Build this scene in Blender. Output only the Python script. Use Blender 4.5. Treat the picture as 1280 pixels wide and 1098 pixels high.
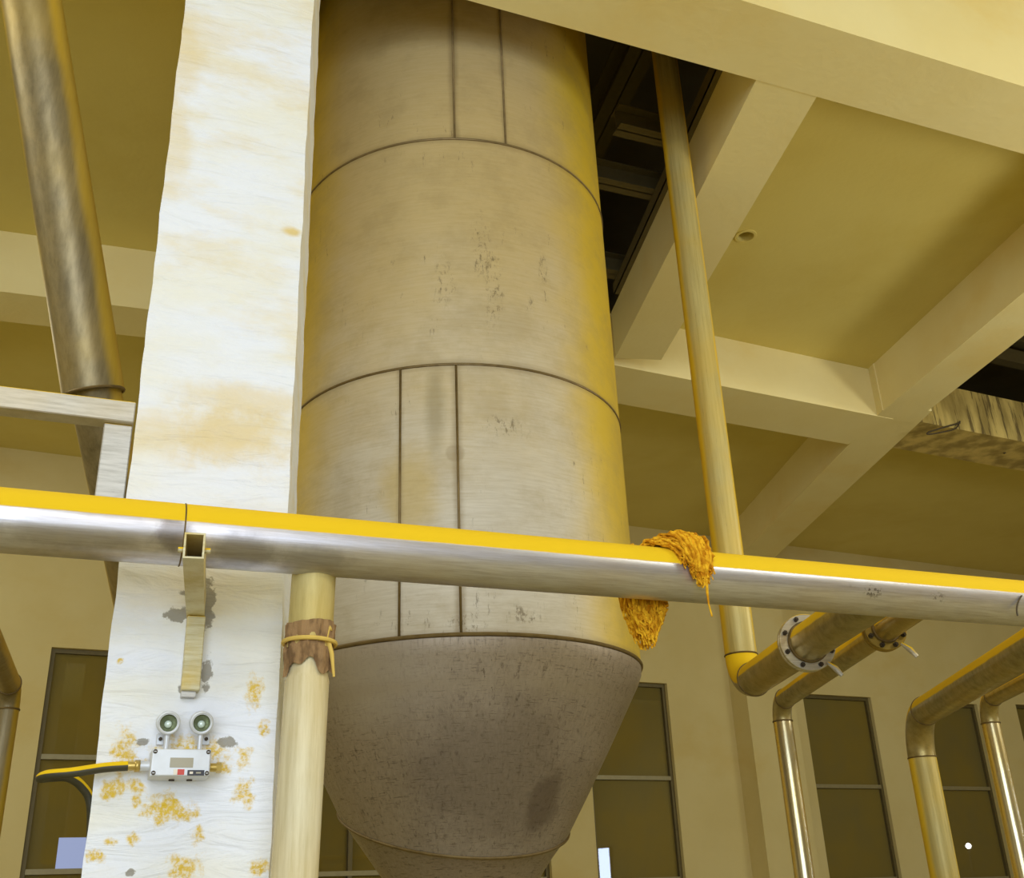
import bpy, bmesh, math, random
import numpy as np
from mathutils import Vector, Matrix

random.seed(7)
for o in list(bpy.data.objects):
    bpy.data.objects.remove(o, do_unlink=True)
SC = bpy.context.scene
COL = SC.collection

# ------------------------------------------------------------------ camera
F, CX, CY, EYE = 1320.0, 640.0, 549.0, 1.6          # focal length in pixels of a 1280 x 1098 frame
_up = np.array([515 - CX, 2400 + CY, F]); _up /= np.linalg.norm(_up)
_fw = np.array([0, 0, 1.0]) - _up * _up[2]; _fw /= np.linalg.norm(_fw)
_rt = np.cross(_up, _fw)
if _rt[0] < 0: _rt = -_rt
CM = np.array([_rt, _fw, _up])                      # world = CM @ (right, up, forward)
EYEP = np.array([0, 0, EYE])
def ray(x, y): return CM @ np.array([x - CX, -(y - CY), F]) / F
def at(x, y, d): return Vector(EYEP + ray(x, y) * d)
def onz(x, y, z):
    r = ray(x, y); return Vector(EYEP + r * ((z - EYE) / r[2]))
def onplane(x, y, p, n):
    r = ray(x, y); p = np.array(p); n = np.array(n)
    return Vector(EYEP + r * (np.dot(p - EYEP, n) / np.dot(r, n)))

cam = bpy.data.cameras.new('camera')
cam.sensor_fit = 'HORIZONTAL'; cam.sensor_width = 36.0
cam.lens = 36.0 * F / 1280.0
cam.clip_start = 0.05; cam.clip_end = 200
camo = bpy.data.objects.new('camera', cam); COL.objects.link(camo)
xa, ya, za = CM @ np.array([1, 0, 0]), CM @ np.array([0, 1, 0]), -(CM @ np.array([0, 0, 1]))
camo.matrix_world = Matrix(((xa[0], ya[0], za[0], 0), (xa[1], ya[1], za[1], 0), (xa[2], ya[2], za[2], EYE), (0, 0, 0, 1)))
SC.camera = camo

# ------------------------------------------------------------------ world, lights, exposure
wd = bpy.data.worlds.new('world'); SC.world = wd; wd.use_nodes = True
wd.node_tree.nodes['Background'].inputs[0].default_value = (0.6, 0.6, 0.55, 1)
wd.node_tree.nodes['Background'].inputs[1].default_value = 0.3
SC.view_settings.view_transform = 'Standard'
SC.view_settings.look = 'None'
SC.view_settings.exposure = 0.16
SC.view_settings.gamma = 1.0
SC.view_settings.use_curve_mapping = False

def area(name, loc, target, sx, sy, power, col):
    l = bpy.data.lights.new(name, 'AREA'); l.shape = 'RECTANGLE'; l.size = sx; l.size_y = sy
    l.energy = power; l.color = col
    o = bpy.data.objects.new(name, l); COL.objects.link(o); o.location = loc
    o.rotation_euler = (Vector(target) - Vector(loc)).to_track_quat('-Z', 'Y').to_euler()
    return o
area('daylight_fill', (0.5, -7.6, 2.7), (0.5, 0.0, 2.9), 9.0, 4.6, 640, (0.72, 0.85, 1.0))  # unseen area light added behind the viewer as daylight; no gate is built
area('hall_lamp_front', (0.4, -3.6, 5.6), (-0.2, 5.0, 3.0), 4.0, 1.6, 150, (0.84, 0.92, 1.0))
area('hall_lamp_east', (7.2, 1.4, 6.6), (6.6, 3.5, 0.0), 3.0, 1.2, 200, (0.97, 1.0, 0.88))
area('ceiling_fill_east', (8.6, 6.0, 4.3), (3.4, 7.6, 7.5), 2.4, 0.8, 125, (1.0, 0.99, 0.86))  # unseen fill added to brighten ceiling and beams; no pendant is built
area('hall_lamp_west', (-5.8, 2.4, 6.6), (-5.0, 4.0, 0.0), 3.0, 1.2, 100, (0.97, 1.0, 0.88))
area('fill_far_east', (11.6, 7.4, 6.6), (8.5, 13.0, 0.0), 2.4, 1.2, 160, (0.97, 1.0, 0.88))  # unseen fill added to lift the far wall on the right
area('fill_far_west', (-7.2, 8.6, 6.6), (-5.0, 10.0, 0.0), 2.0, 1.2, 50, (0.97, 1.0, 0.88))  # unseen fill added to lift the far wall on the left

# ------------------------------------------------------------------ material helpers
def lin(r, g, b):
    f = lambda c: (c / 255 / 12.92) if c / 255 <= 0.04045 else ((c / 255 + 0.055) / 1.055) ** 2.4
    return (f(r), f(g), f(b), 1.0)

class NT:
    def __init__(s, name):
        s.m = bpy.data.materials.new(name); s.m.use_nodes = True
        s.t = s.m.node_tree; s.bsdf = s.t.nodes['Principled BSDF']
        g = s.t.nodes.new('ShaderNodeNewGeometry'); s.pos = g.outputs['Position']; s.nor = g.outputs['Normal']
    def link(s, a, b): s.t.links.new(a, b)
    def put(s, sock, v):
        if isinstance(v, bpy.types.NodeSocket): s.link(v, sock)
        else: sock.default_value = v
    def math(s, op, a, b=0.0, c=None, clamp=False):
        n = s.t.nodes.new('ShaderNodeMath'); n.operation = op; n.use_clamp = clamp
        s.put(n.inputs[0], a); s.put(n.inputs[1], b)
        if c is not None: s.put(n.inputs[2], c)
        return n.outputs[0]
    def sep(s, v):
        n = s.t.nodes.new('ShaderNodeSeparateXYZ'); s.link(v, n.inputs[0]); return n.outputs
    def vscale(s, v, sc, off=(0, 0, 0)):
        n = s.t.nodes.new('ShaderNodeVectorMath'); n.operation = 'MULTIPLY_ADD'
        s.link(v, n.inputs[0]); n.inputs[1].default_value = sc; n.inputs[2].default_value = off; return n.outputs[0]
    def noise(s, scale, sc=(1, 1, 1), detail=4, rough=0.55, off=(0, 0, 0), dist=0.0, vec=None):
        n = s.t.nodes.new('ShaderNodeTexNoise'); n.inputs['Scale'].default_value = scale
        n.inputs['Detail'].default_value = detail; n.inputs['Roughness'].default_value = rough
        n.inputs['Distortion'].default_value = dist
        s.link(s.vscale(vec or s.pos, sc, off), n.inputs['Vector']); return n.outputs['Fac']
    def ramp(s, v, lo, hi, a=0.0, b=1.0):
        n = s.t.nodes.new('ShaderNodeMapRange'); n.interpolation_type = 'SMOOTHSTEP'
        s.link(v, n.inputs[0]); n.inputs[1].default_value = lo; n.inputs[2].default_value = hi
        n.inputs[3].default_value = a; n.inputs[4].default_value = b; return n.outputs[0]
    def mix(s, f, a, b):
        n = s.t.nodes.new('ShaderNodeMix'); n.data_type = 'RGBA'
        s.put(n.inputs[0], f); s.put(n.inputs[6], a); s.put(n.inputs[7], b); return n.outputs[2]
    def spot(s, p, rad, aspect=1.0, wob=0.5, scale=9.0, soft=0.25):
        """mask of an irregular patch round the point p (radius rad, stretched upright by aspect)"""
        v = s.vscale(s.pos, (1, 1, 1.0 / aspect), (-p[0], -p[1], -p[2] / aspect))
        n = s.t.nodes.new('ShaderNodeVectorMath'); n.operation = 'LENGTH'; s.link(v, n.inputs[0])
        d = s.math('ADD', s.math('DIVIDE', n.outputs['Value'], rad), s.math('MULTIPLY', s.math('SUBTRACT', s.noise(scale, detail=5, rough=0.65), 0.5), wob * 2))
        return s.ramp(d, 1.0 + soft, 1.0 - soft)
    def bump(s, h, strength=0.3, dist=0.02):
        n = s.t.nodes.new('ShaderNodeBump'); n.inputs['Strength'].default_value = strength; n.inputs['Distance'].default_value = dist
        s.link(h, n.inputs['Height']); s.link(n.outputs[0], s.bsdf.inputs['Normal'])
    def done(s, col, rough=0.6, metal=0.0, spec=0.5):
        s.put(s.bsdf.inputs['Base Color'], col); s.put(s.bsdf.inputs['Roughness'], rough)
        s.put(s.bsdf.inputs['Metallic'], metal); s.bsdf.inputs['Specular IOR Level'].default_value = spec
        return s.m

DUST_REFLECT = lin(238, 196, 8)
def paint(name, base, dark, stain, amount=0.5, rough=0.85, bump=0.15):
    t = NT(name)
    a = t.ramp(t.noise(0.9, detail=5), 0.35, 0.7)
    c = t.mix(t.math('MULTIPLY', a, 0.6), base, dark)
    b = t.ramp(t.noise(0.55, (1, 1, 1.6), off=(7, 3, 1), detail=6, rough=0.6), 0.5, 0.75)
    c = t.mix(t.math('MULTIPLY', b, amount), c, stain)
    t.bump(t.noise(14, detail=6), bump, 0.02)
    return t.done(c, rough)

def steel(name, base, dark, dust=True, film=0.3, filmcol=lin(206, 170, 60), rough=0.38, metal=0.75, dust_lo=0.04, dust_hi=0.12,
          brush=(1, 1, 14), dust_break=0.15, streak=0.4, dust_reflect_col=DUST_REFLECT, side=0.0, marks=()):
    t = NT(name)
    n1 = t.noise(6, brush, detail=6, rough=0.7)
    n2 = t.noise(1.7, detail=4, off=(3, 8, 2))
    c = t.mix(t.math('MULTIPLY', t.ramp(n1, 0.30, 0.80), 0.8), base, dark)
    c = t.mix(t.math('MULTIPLY', t.ramp(n2, 0.36, 0.74), film), c, filmcol)
    sm = t.ramp(t.noise(15, brush, detail=6, rough=0.75, off=(5, 1, 9)), 0.60, 0.72)
    c = t.mix(t.math('MULTIPLY', sm, streak), c, lin(88, 72, 52))
    for p_, r_, a_, k_, fine in marks:
        mk = t.spot(p_, r_, a_, .8, 10, .5)
        if fine: mk = t.math('MULTIPLY', mk, t.ramp(t.noise(55, (1, 1, 1.2), detail=3, off=(p_[0], 2, 2)), .53, .58))
        c = t.mix(t.math('MULTIPLY', mk, k_), c, lin(74, 62, 54))
    r = t.math('ADD', t.math('MULTIPLY', n1, 0.12), rough - 0.06)
    m = metal
    if side:      # yellow reflections of the surroundings painted on the flanks of upright pipes
        fl = t.ramp(t.math('ADD', t.math('ABSOLUTE', t.sep(t.nor)[0]), t.math('MULTIPLY', t.math('SUBTRACT', n2, 0.5), 0.2)), 0.70, 0.95)
        c = t.mix(t.math('MULTIPLY', fl, side), c, dust_reflect_col)
    if dust:
        z = t.sep(t.nor)[2]
        zz = t.math('ADD', z, t.math('MULTIPLY', t.math('SUBTRACT', t.noise(7, detail=4), 0.5), dust_break))
        d = t.ramp(zz, dust_lo, dust_hi)
        c = t.mix(d, c, dust_reflect_col)
        r = t.math('ADD', r, t.math('MULTIPLY', d, 0.5), clamp=True)
        m = t.math('MULTIPLY', t.math('SUBTRACT', 1.0, d), metal)
    t.bump(t.noise(30, brush, detail=4), 0.02, 0.01)
    return t.done(c, r, m)

def plain(name, col, rough=0.5, metal=0.0, var=0.15):
    t = NT(name)
    c = t.mix(t.math('MULTIPLY', t.ramp(t.noise(18, detail=4), 0.4, 0.7), var), col, (col[0] * .45, col[1] * .4, col[2] * .3, 1))
    return t.done(c, rough, metal)

M = {}
M['beam_paint'] = paint('cream_beam_paint', lin(240, 224, 166), lin(234, 214, 148), lin(230, 196, 100), 0.45)
M['ceil_paint'] = paint('ochre_ceiling_paint', lin(222, 204, 122), lin(214, 194, 110), lin(208, 184, 90), 0.5)
M['wall_paint'] = paint('cream_wall_paint', lin(214, 196, 138), lin(206, 186, 124), lin(202, 172, 92), 0.45)
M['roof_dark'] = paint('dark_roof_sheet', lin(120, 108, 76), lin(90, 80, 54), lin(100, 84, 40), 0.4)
M['floor'] = paint('dusty_floor', lin(176, 164, 106), lin(160, 146, 86), lin(184, 158, 60), 0.5)
M['plaster_bare'] = plain('bare_grey_plaster', lin(150, 146, 138), 0.9)
M['pipe'] = steel('dusty_pipe_steel', lin(218, 216, 226), lin(172, 164, 164), film=0.2, rough=0.37, metal=0.85, brush=(.8, 1.0, 22), dust_break=0.05, dust_lo=0.10, dust_hi=0.16, streak=.35,
    marks=[(at(685, 709, 4.15), .055, .45, .8, True), (at(1087, 740, 4.62), .05, .45, .75, True), (at(1165, 749, 4.75), .05, .5, .6, True), (at(1060, 735, 4.6), .03, .5, .6, True),
           (at(218, 668, 3.58), .06, 1.3, .55, False), (at(300, 690, 3.66), .12, .5, .45, False), (at(110, 655, 3.5), .30, .3, .35, False), (at(395, 700, 3.75), .12, .35, .35, False)])
M['shiny'] = steel('shiny_drop_pipe', lin(214, 204, 172), lin(170, 154, 104), film=0.5, rough=0.26, metal=0.8, brush=(9, 9, .5), dust_lo=0.3, dust_hi=0.45, streak=.25, side=.6)
M['riser'] = steel('stained_riser_steel', lin(196, 180, 118), lin(158, 140, 78), film=0.5, rough=0.5, metal=0.3, brush=(8, 8, .30), dust_lo=0.3, dust_hi=0.45, streak=.7, side=.85)
M['elbow_dust'] = steel('dust_caked_elbow', lin(190, 180, 150), lin(150, 136, 100), film=0.4, metal=.6, brush=(3, 3, 3), dust_lo=-.25, dust_hi=-.12, dust_break=.1, streak=.2)
M['pipe_dull'] = steel('dusty_dull_steel', lin(182, 170, 128), lin(126, 114, 76), film=0.4, dust_lo=0.10, dust_hi=0.24, brush=(3, 3, 3), streak=.3)
M['pipe_brown'] = steel('dull_brown_steel', lin(138, 124, 92), lin(98, 86, 58), film=0.3, side=.5, rough=0.45, metal=0.5, brush=(5, 5, .5), dust_lo=.45, dust_hi=.55, streak=.35)
M['pipe_pale'] = steel('pale_dusted_pipe', lin(226, 216, 186), lin(196, 182, 140), film=0.4, rough=0.6, metal=0.2, brush=(9, 9, .6), streak=0.15, dust_lo=.4, dust_hi=.6)
M['stub'] = steel('matte_dusted_stub', lin(206, 190, 130), lin(176, 156, 92), film=0.5, rough=0.6, metal=0.25, brush=(5, 5, .6), dust_lo=.4, dust_hi=.6, streak=.15)
M['flange'] = steel('flange_steel', lin(214, 210, 200), lin(150, 140, 120), film=0.3, rough=0.32, dust_lo=0.5, dust_hi=0.7)
M['flange_dull'] = steel('tarnished_flange_steel', lin(120, 104, 66), lin(80, 68, 38), film=0.5, rough=0.45, dust_lo=0.5, dust_hi=0.7)
M['bolt'] = plain('dark_bolt_steel', lin(70, 60, 48), 0.45, 0.7)
M['weld'] = plain('weld_bead', lin(120, 100, 62), 0.5, 0.5, 0.4)
M['galv'] = steel('galvanised_bar', lin(206, 202, 196), lin(160, 156, 148), film=0.3, rough=0.5, metal=0.35, dust_lo=0.3, dust_hi=0.5)
M['bracket'] = steel('yellow_dusted_bracket', lin(220, 214, 186), lin(170, 152, 84), film=0.55, filmcol=lin(214, 180, 40), rough=0.6, metal=0.2, dust_lo=-0.05, dust_hi=0.3, dust_break=.5)
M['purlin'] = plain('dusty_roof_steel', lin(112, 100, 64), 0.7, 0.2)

# column: white paint with ochre washes and yellow dust spatter
U = Vector((math.sin(math.radians(67.56)), math.cos(math.radians(67.56)), 0))   # run of column beam and main pipe
N = Vector((U.y, -U.x, 0))                                                      # towards the camera side
CP = at(250, 800, 3.95); CP.z = 0                                               # a point of the column's front face
def colpt(x, y): return onplane(x, y, CP, N)
def column_paint():
    t = NT('white_column_paint')
    z = t.sep(t.pos)[2]
    c = t.mix(t.ramp(t.noise(1.6, (1, 1, 2.5), detail=5), 0.35, 0.7), lin(238, 241, 254), lin(238, 236, 230))
    wash = t.ramp(t.noise(2.1, (1, 1, 2.2), off=(2, 5, 3), detail=6, rough=0.6), 0.46, 0.70)
    up = t.math('ADD', t.ramp(z, 2.9, 3.3, 0.0, 0.38), t.ramp(z, 1.75, 2.15, 0.2, 0.0))
    c = t.mix(t.math('MULTIPLY', wash, up), c, lin(230, 206, 138))
    for px, py, r, asp, k in ((290, 545, 0.20, 0.55, 0.7), (300, 500, 0.24, 0.3, 0.5), (205, 545, 0.15, 0.7, 0.35), (235, 740, 0.35, 0.25, 0.22), (366, 290, 0.035, 0.6, 0.9), (225, 60, 0.10, 2.5, 0.45), (215, 180, 0.07, 3.5, 0.4)):  # washes; the wide flat one paints the main pipe's soft shadow
        c = t.mix(t.math('MULTIPLY', t.spot(colpt(px, py), r, asp, 0.9, 6, 0.6), k), c, lin(226, 198, 122))
    brk = t.ramp(t.noise(70, detail=4, rough=.7), .38, .58, .35, 1.0)
    spots = [(155, 940, .030, 2), (205, 1010, .045, .8), (230, 1085, .045, .7), (141, 985, .028, 1), (166, 983, .028, .6), (305, 992, .028, 1.2), (330, 910, .018, 1.4),
             (166, 1048, .016, 1), (140, 1052, .016, .7), (306, 950, .018, 1.6), (318, 865, .022, 2.2), (247, 1045, .016, 1.6), (120, 1070, .03, .5), (325, 1085, .03, .7),
             (178, 957, .03, .5), (278, 962, .02, .8), (170, 1000, .014, 1.5), (150, 827, .008, 1), (135, 995, .02, .6), (240, 940, .10, 0.4), (215, 1014, .07, .4)]
    for px, py, r, asp in spots:
        c = t.mix(t.math('MULTIPLY', t.math('MULTIPLY', t.spot(colpt(px, py), r * 1.15, asp, 1.7, 26, 0.5), brk), 0.95), c, lin(224, 186, 34))
    for px, py, r, asp in ((222, 768, .045, .6), (257, 755, .035, 2.6), (180, 927, .022, .6), (285, 928, .034, .6), (162, 1091, .016, .7), (228, 862, .016, 1.0), (258, 840, .02, 2.8), (236, 742, .04, .35)):
        c = t.mix(t.math('MULTIPLY', t.spot(colpt(px, py), r, asp, 1.2, 26, 0.15), 0.9), c, lin(146, 140, 128))
    h = t.math('ADD', t.noise(3.0, (1, 1, 4.5), detail=4, dist=0.8), t.math('MULTIPLY', t.noise(40, detail=3), 0.08))
    t.bump(h, 0.45, 0.05)
    return t.done(c, 0.55)
M['column'] = column_paint()

# ------------------------------------------------------------------ mesh helpers
def prism(bm, poly, z0, z1):
    b = [bm.verts.new((p[0], p[1], z0)) for p in poly]; t = [bm.verts.new((p[0], p[1], z1)) for p in poly]
    k = len(poly)
    bm.faces.new(b[::-1]); bm.faces.new(t)
    for i in range(k): bm.faces.new((b[i], b[(i + 1) % k], t[(i + 1) % k], t[i]))
    return bm
def obox(bm, o, a, b, c):
    """box with one corner o and edge vectors a, b, c"""
    o, a, b, c = map(Vector, (o, a, b, c))
    v = [bm.verts.new(o + a * i + b * j + c * k) for k in (0, 1) for j in (0, 1) for i in (0, 1)]
    for f in ((0, 2, 3, 1), (4, 5, 7, 6), (0, 1, 5, 4), (2, 6, 7, 3), (0, 4, 6, 2), (1, 3, 7, 5)): bm.faces.new([v[i] for i in f])
    return bm
def frames(pts):
    pts = [Vector(p) for p in pts]; out = []
    t0 = (pts[1] - pts[0]).normalized()
    nrm = t0.orthogonal().normalized()
    for i, p in enumerate(pts):
        if i == 0: t = t0
        elif i == len(pts) - 1: t = (pts[i] - pts[i - 1]).normalized()
        else: t = ((pts[i] - pts[i - 1]).normalized() + (pts[i + 1] - pts[i]).normalized()).normalized()
        nrm = (nrm - t * nrm.dot(t)).normalized()
        out.append((p, nrm.copy(), t.cross(nrm)))
    return out
def tube(bm, pts, r, seg=32, caps=True, inner=None):
    rr = r if isinstance(r, (list, tuple)) else [r] * len(pts)
    rings = []
    for (p, a, b), q in zip(frames(pts), rr):
        rings.append([bm.verts.new(p + (a * math.cos(2 * math.pi * k / seg) + b * math.sin(2 * math.pi * k / seg)) * q) for k in range(seg)])
    for i in range(len(rings) - 1):
        for k in range(seg):
            f = bm.faces.new((rings[i][k], rings[i][(k + 1) % seg], rings[i + 1][(k + 1) % seg], rings[i + 1][k])); f.smooth = True
    if caps: bm.faces.new(rings[0][::-1]); bm.faces.new(rings[-1])
    return bm
def ringbead(bm, c, axis, R, r, seg=40, s2=8, a0=0.0, a1=2 * math.pi):
    axis = Vector(axis).normalized(); x = axis.orthogonal().normalized(); y = axis.cross(x)
    full = abs(a1 - a0 - 2 * math.pi) < 1e-6
    rings = []
    for i in range(seg if full else seg + 1):
        a = a0 + (a1 - a0) * i / seg
        d = x * math.cos(a) + y * math.sin(a); p = Vector(c) + d * R
        rings.append([bm.verts.new(p + (d * math.cos(2 * math.pi * k / s2) + axis * math.sin(2 * math.pi * k / s2)) * r) for k in range(s2)])
    m = len(rings)
    for i in range(m if full else m - 1):
        for k in range(s2):
            f = bm.faces.new((rings[i][k], rings[(i + 1) % m][k], rings[(i + 1) % m][(k + 1) % s2], rings[i][(k + 1) % s2])); f.smooth = True
    return bm
def disc(bm, c, axis, R, thick, hole=0.0, seg=40):
    """annular plate from c along axis"""
    axis = Vector(axis).normalized(); x = axis.orthogonal().normalized(); y = axis.cross(x); c = Vector(c)
    def ring(rad, off): return [bm.verts.new(c + axis * off + (x * math.cos(2 * math.pi * k / seg) + y * math.sin(2 * math.pi * k / seg)) * rad) for k in range(seg)]
    bev = min(thick * 0.2, 0.003)
    loop = [ring(R, bev), ring(R, thick - bev), ring(R - bev, thick)]
    if hole > 0: loop += [ring(hole, thick), ring(hole, 0)]
    loop += [ring(R - bev, 0)]
    if hole > 0:
        for i in range(len(loop)):
            A, B = loop[i], loop[(i + 1) % len(loop)]
            for k in range(seg): bm.faces.new((A[k], A[(k + 1) % seg], B[(k + 1) % seg], B[k]))
    else:
        order = [loop[3], loop[0], loop[1], loop[2]]
        for A, B in zip(order, order[1:]):
            for k in range(seg): bm.faces.new((A[k], A[(k + 1) % seg], B[(k + 1) % seg], B[k]))
        bm.faces.new(loop[3][::-1]); bm.faces.new(loop[2])
    return bm
def bevelled(bm, w=0.006, seg=2):
    bmesh.ops.bevel(bm, geom=list(bm.edges), offset=w, segments=seg, affect='EDGES', profile=0.7)
    return bm

def link_mesh(name, bm, mat):
    bmesh.ops.recalc_face_normals(bm, faces=bm.faces[:])
    for e in bm.edges:
        if len(e.link_faces) == 2 and e.calc_face_angle() > 0.6: e.smooth = False
    me = bpy.data.meshes.new(name); bm.to_mesh(me); bm.free()
    mats = mat if isinstance(mat, (list, tuple)) else [mat]
    for m in mats: me.materials.append(m)
    o = bpy.data.objects.new(name, me); COL.objects.link(o)
    return o
def wpos(o):
    v = Vector((0, 0, 0))
    while o is not None: v += o.location; o = o.parent
    return v
def part(name, bm, mat, parent, label=None, kind=None):
    """a part: verts are given in world space and stored relative to the parent"""
    o = link_mesh(name, bm, mat)
    o.data.transform(Matrix.Translation(-wpos(parent))); o.parent = parent
    if label: o['label'] = label
    if kind: o['kind'] = kind
    return o
def tag(o, label, cat, group=None, kind=None):
    o['label'] = label; o['category'] = cat
    if group: o['group'] = group
    if kind: o['kind'] = kind
    return o
def solo(name, bm, mat, label, cat, group=None, kind=None):
    """a thing that is one mesh, its origin at the middle of its base"""
    o = link_mesh(name, bm, mat)
    co = [v.co for v in o.data.vertices]
    b = Vector(((min(c.x for c in co) + max(c.x for c in co)) / 2, (min(c.y for c in co) + max(c.y for c in co)) / 2, min(c.z for c in co)))
    o.data.transform(Matrix.Translation(-b)); o.location = b
    return tag(o, label, cat, group, kind)
def root(name, loc, label, cat, group=None, kind=None):
    o = bpy.data.objects.new(name, None); COL.objects.link(o); o.location = loc; o.empty_display_size = 0.1
    return tag(o, label, cat, group, kind)
B = bmesh.new
Z = Vector((0, 0, 1))

# ------------------------------------------------------------------ the shell
H, SLAB = 6.86, 7.5
WAZ = math.radians(64); WU = Vector((math.sin(WAZ), math.cos(WAZ), 0)); WN = Vector((WU.y, -WU.x, 0))
W0 = Vector((4.575, 18.3, 0))
def wl(s, d=0.0): return W0 + WU * s + WN * d            # along the far wall, d proud of it
XL, XR, YB = -9.0, 15.0, -8.0
def wy(x): return (W0 + WU * ((x - W0.x) / WU.x)).y
solo('floor', prism(B(), [(XL, YB), (XR, YB), (XR, wy(XR) + .2), (XL, wy(XL) + .2)], -0.2, 0.0), M['floor'], 'dusty floor of the hall below the pipes', 'floor', kind='structure')
solo('wall_back', prism(B(), [(XL, YB - .3), (XR, YB - .3), (XR, YB), (XL, YB)], 0, 10.6), M['wall_paint'], 'cream wall behind the viewer', 'wall', kind='structure')
solo('wall_left', prism(B(), [(XL - .3, YB), (XL, YB), (XL, wy(XL) + .3), (XL - .3, wy(XL) + .3)], 0, 10.6), M['wall_paint'], 'cream side wall at the far left', 'wall', kind='structure')
solo('wall_right', prism(B(), [(XR, YB), (XR + .3, YB), (XR + .3, wy(XR) + .6), (XR, wy(XR) + .6)], 0, 10.6), M['wall_paint'], 'cream side wall at the far right', 'wall', kind='structure')
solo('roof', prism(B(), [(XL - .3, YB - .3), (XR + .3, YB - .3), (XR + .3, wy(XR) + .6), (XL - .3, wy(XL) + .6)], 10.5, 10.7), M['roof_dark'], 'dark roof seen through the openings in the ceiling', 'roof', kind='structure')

# far wall with its window openings: (s0, s1, levels of the cross bars, z of top)
SILL = 0.9
WINS = [(-11.69, -10.2, (3.55, 2.24), 4.88), (-8.45, -6.95, (3.5, 2.14), 4.86), (-6.2, -4.75, (3.45, 2.0), 4.86), (-4.0, -2.50, (3.40, 1.95), 4.86),
        (0.24, 1.76, (3.31, 1.85), 4.82), (2.76, 4.34, (3.30, 1.8), 4.80), (5.36, 6.95, (3.30, 1.8), 4.84)]
s_lo, s_hi = (XL - W0.x) / WU.x, (XR - W0.x) / WU.x
bm = B()
def wseg(bm, s0, s1, z0, z1, d0=-0.3, d1=0.0): obox(bm, wl(s0, d0) + Z * z0, WU * (s1 - s0), WN * (d1 - d0), Z * (z1 - z0))
cur = s_lo
for s0, s1, lv, zt in WINS:
    wseg(bm, cur, s0, 0, 10.6); wseg(bm, s0, s1, 0, SILL); wseg(bm, s0, s1, zt, 10.6); cur = s1
wseg(bm, cur, s_hi, 0, 10.6)
solo('wall_far', bm, M['wall_paint'], 'cream far wall with tall windows behind the silo', 'wall', kind='structure')
bm = B(); wseg(bm, -1.27, -0.30, 0, SLAB, 0.0, 0.42)
solo('wall_pilaster', bm, M['wall_paint'], 'cream pilaster on the far wall below the pipe elbow', 'pilaster', kind='structure')

def glass():
    t = NT('dark_window_glass')
    c = t.mix(t.ramp(t.noise(0.8, detail=3), 0.3, 0.7), lin(124, 106, 46), lin(112, 100, 56))
    t.bsdf.inputs['IOR'].default_value = 1.52
    return t.done(c, 0.012, 0.0, 0.6)
M['glass'] = glass()
M['winframe'] = plain('dark_window_frame', lin(104, 92, 56), 0.5, 0.3)
M['winbar'] = plain('grey_window_bar', lin(150, 140, 106), 0.45, 0.3)
t = NT('reflection_patch'); t.bsdf.inputs['Emission Color'].default_value = lin(150, 162, 200); t.bsdf.inputs['Emission Strength'].default_value = 0.8
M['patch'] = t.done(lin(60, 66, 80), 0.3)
WLAB = ['tall dark window at the far left, beside the elbowed pipe', 'tall dark window behind the cone, right of the pale drop pipe', 'tall dark window hidden behind the silo cone',
        'tall dark window right of the silo cone', 'tall dark window right of the thin shiny drop pipe', 'tall dark window between the two right-hand drop pipes', 'tall dark window at the far right edge']
for i, (s0, s1, lv, zt) in enumerate(WINS):
    w = root('window_%d' % (i + 1), wl((s0 + s1) / 2, -0.12) + Z * SILL, WLAB[i], 'window', kind='structure')
    bm = B(); fw = 0.055
    def bar(bm, a, b, z0, z1, d0=-0.17, d1=-0.07): obox(bm, wl(a, d0) + Z * z0, WU * (b - a), WN * (d1 - d0), Z * (z1 - z0))
    bar(bm, s0, s0 + fw, SILL, zt); bar(bm, s1 - fw, s1, SILL, zt); bar(bm, s0 + fw, s1 - fw, zt - fw, zt); bar(bm, s0 + fw, s1 - fw, SILL, SILL + fw)
    part('window_frame', bm, M['winframe'], w)
    zs = [zt - fw] + list(lv) + [SILL + fw]
    for a, b in zip(zs, zs[1:]):
        bm = B(); bar(bm, s0 + fw, s1 - fw, b + (0.03 if b in lv else 0), a - (0.03 if a in lv else 0), -0.14, -0.125)
        part('pane', bm, M['glass'], w)
    for z in lv:
        bm = B(); bar(bm, s0 + fw, s1 - fw, z - 0.03, z + 0.03, -0.15, -0.06); part('crossbar', bm, M['winbar'], w)
    if i == 0:      # glowing panel added on the pane in place of a bright reflection
        bm = B(); bar(bm, -11.31, -10.9, 2.27, 2.62, -0.124, -0.121); part('reflection_patch', bm, M['patch'], w)
    if i == 1:
        bm = B(); bar(bm, -7.73, -7.67, SILL + fw, zt - fw, -0.12, -0.065); part('mullion', bm, M['winframe'], w)

# daylight windows in the walls behind the viewer; the far panes mirror them
t = NT('daylit_pane'); t.bsdf.inputs['Emission Color'].default_value = lin(196, 214, 255); t.bsdf.inputs['Emission Strength'].default_value = 22.0
M['daylight'] = t.done(lin(200, 215, 240), 0.2)
def day_window(name, o, a, c, th, label):
    w = root(name, Vector(o) + Vector(a) / 2, label, 'window', kind='structure')
    part('pane', obox(B(), o, a, th, c), M['daylight'], w)
    bm = B(); a, c, th, o = Vector(a), Vector(c), Vector(th), Vector(o); ua, f = a.normalized(), 0.05
    obox(bm, o - ua * f, ua * f, th * 2, c); obox(bm, o + a, ua * f, th * 2, c); obox(bm, o - ua * f - Z * f, a + ua * 2 * f, th * 2, Z * f); obox(bm, o - ua * f + c, a + ua * 2 * f, th * 2, Z * f)
    part('window_frame', bm, M['winframe'], w)
day_window('window_8', (XR, 7.1, 2.2), (0, 0.40, 0), (0, 0, 1.0), (-0.03, 0, 0), 'daylit slot window in the right side wall')

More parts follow.
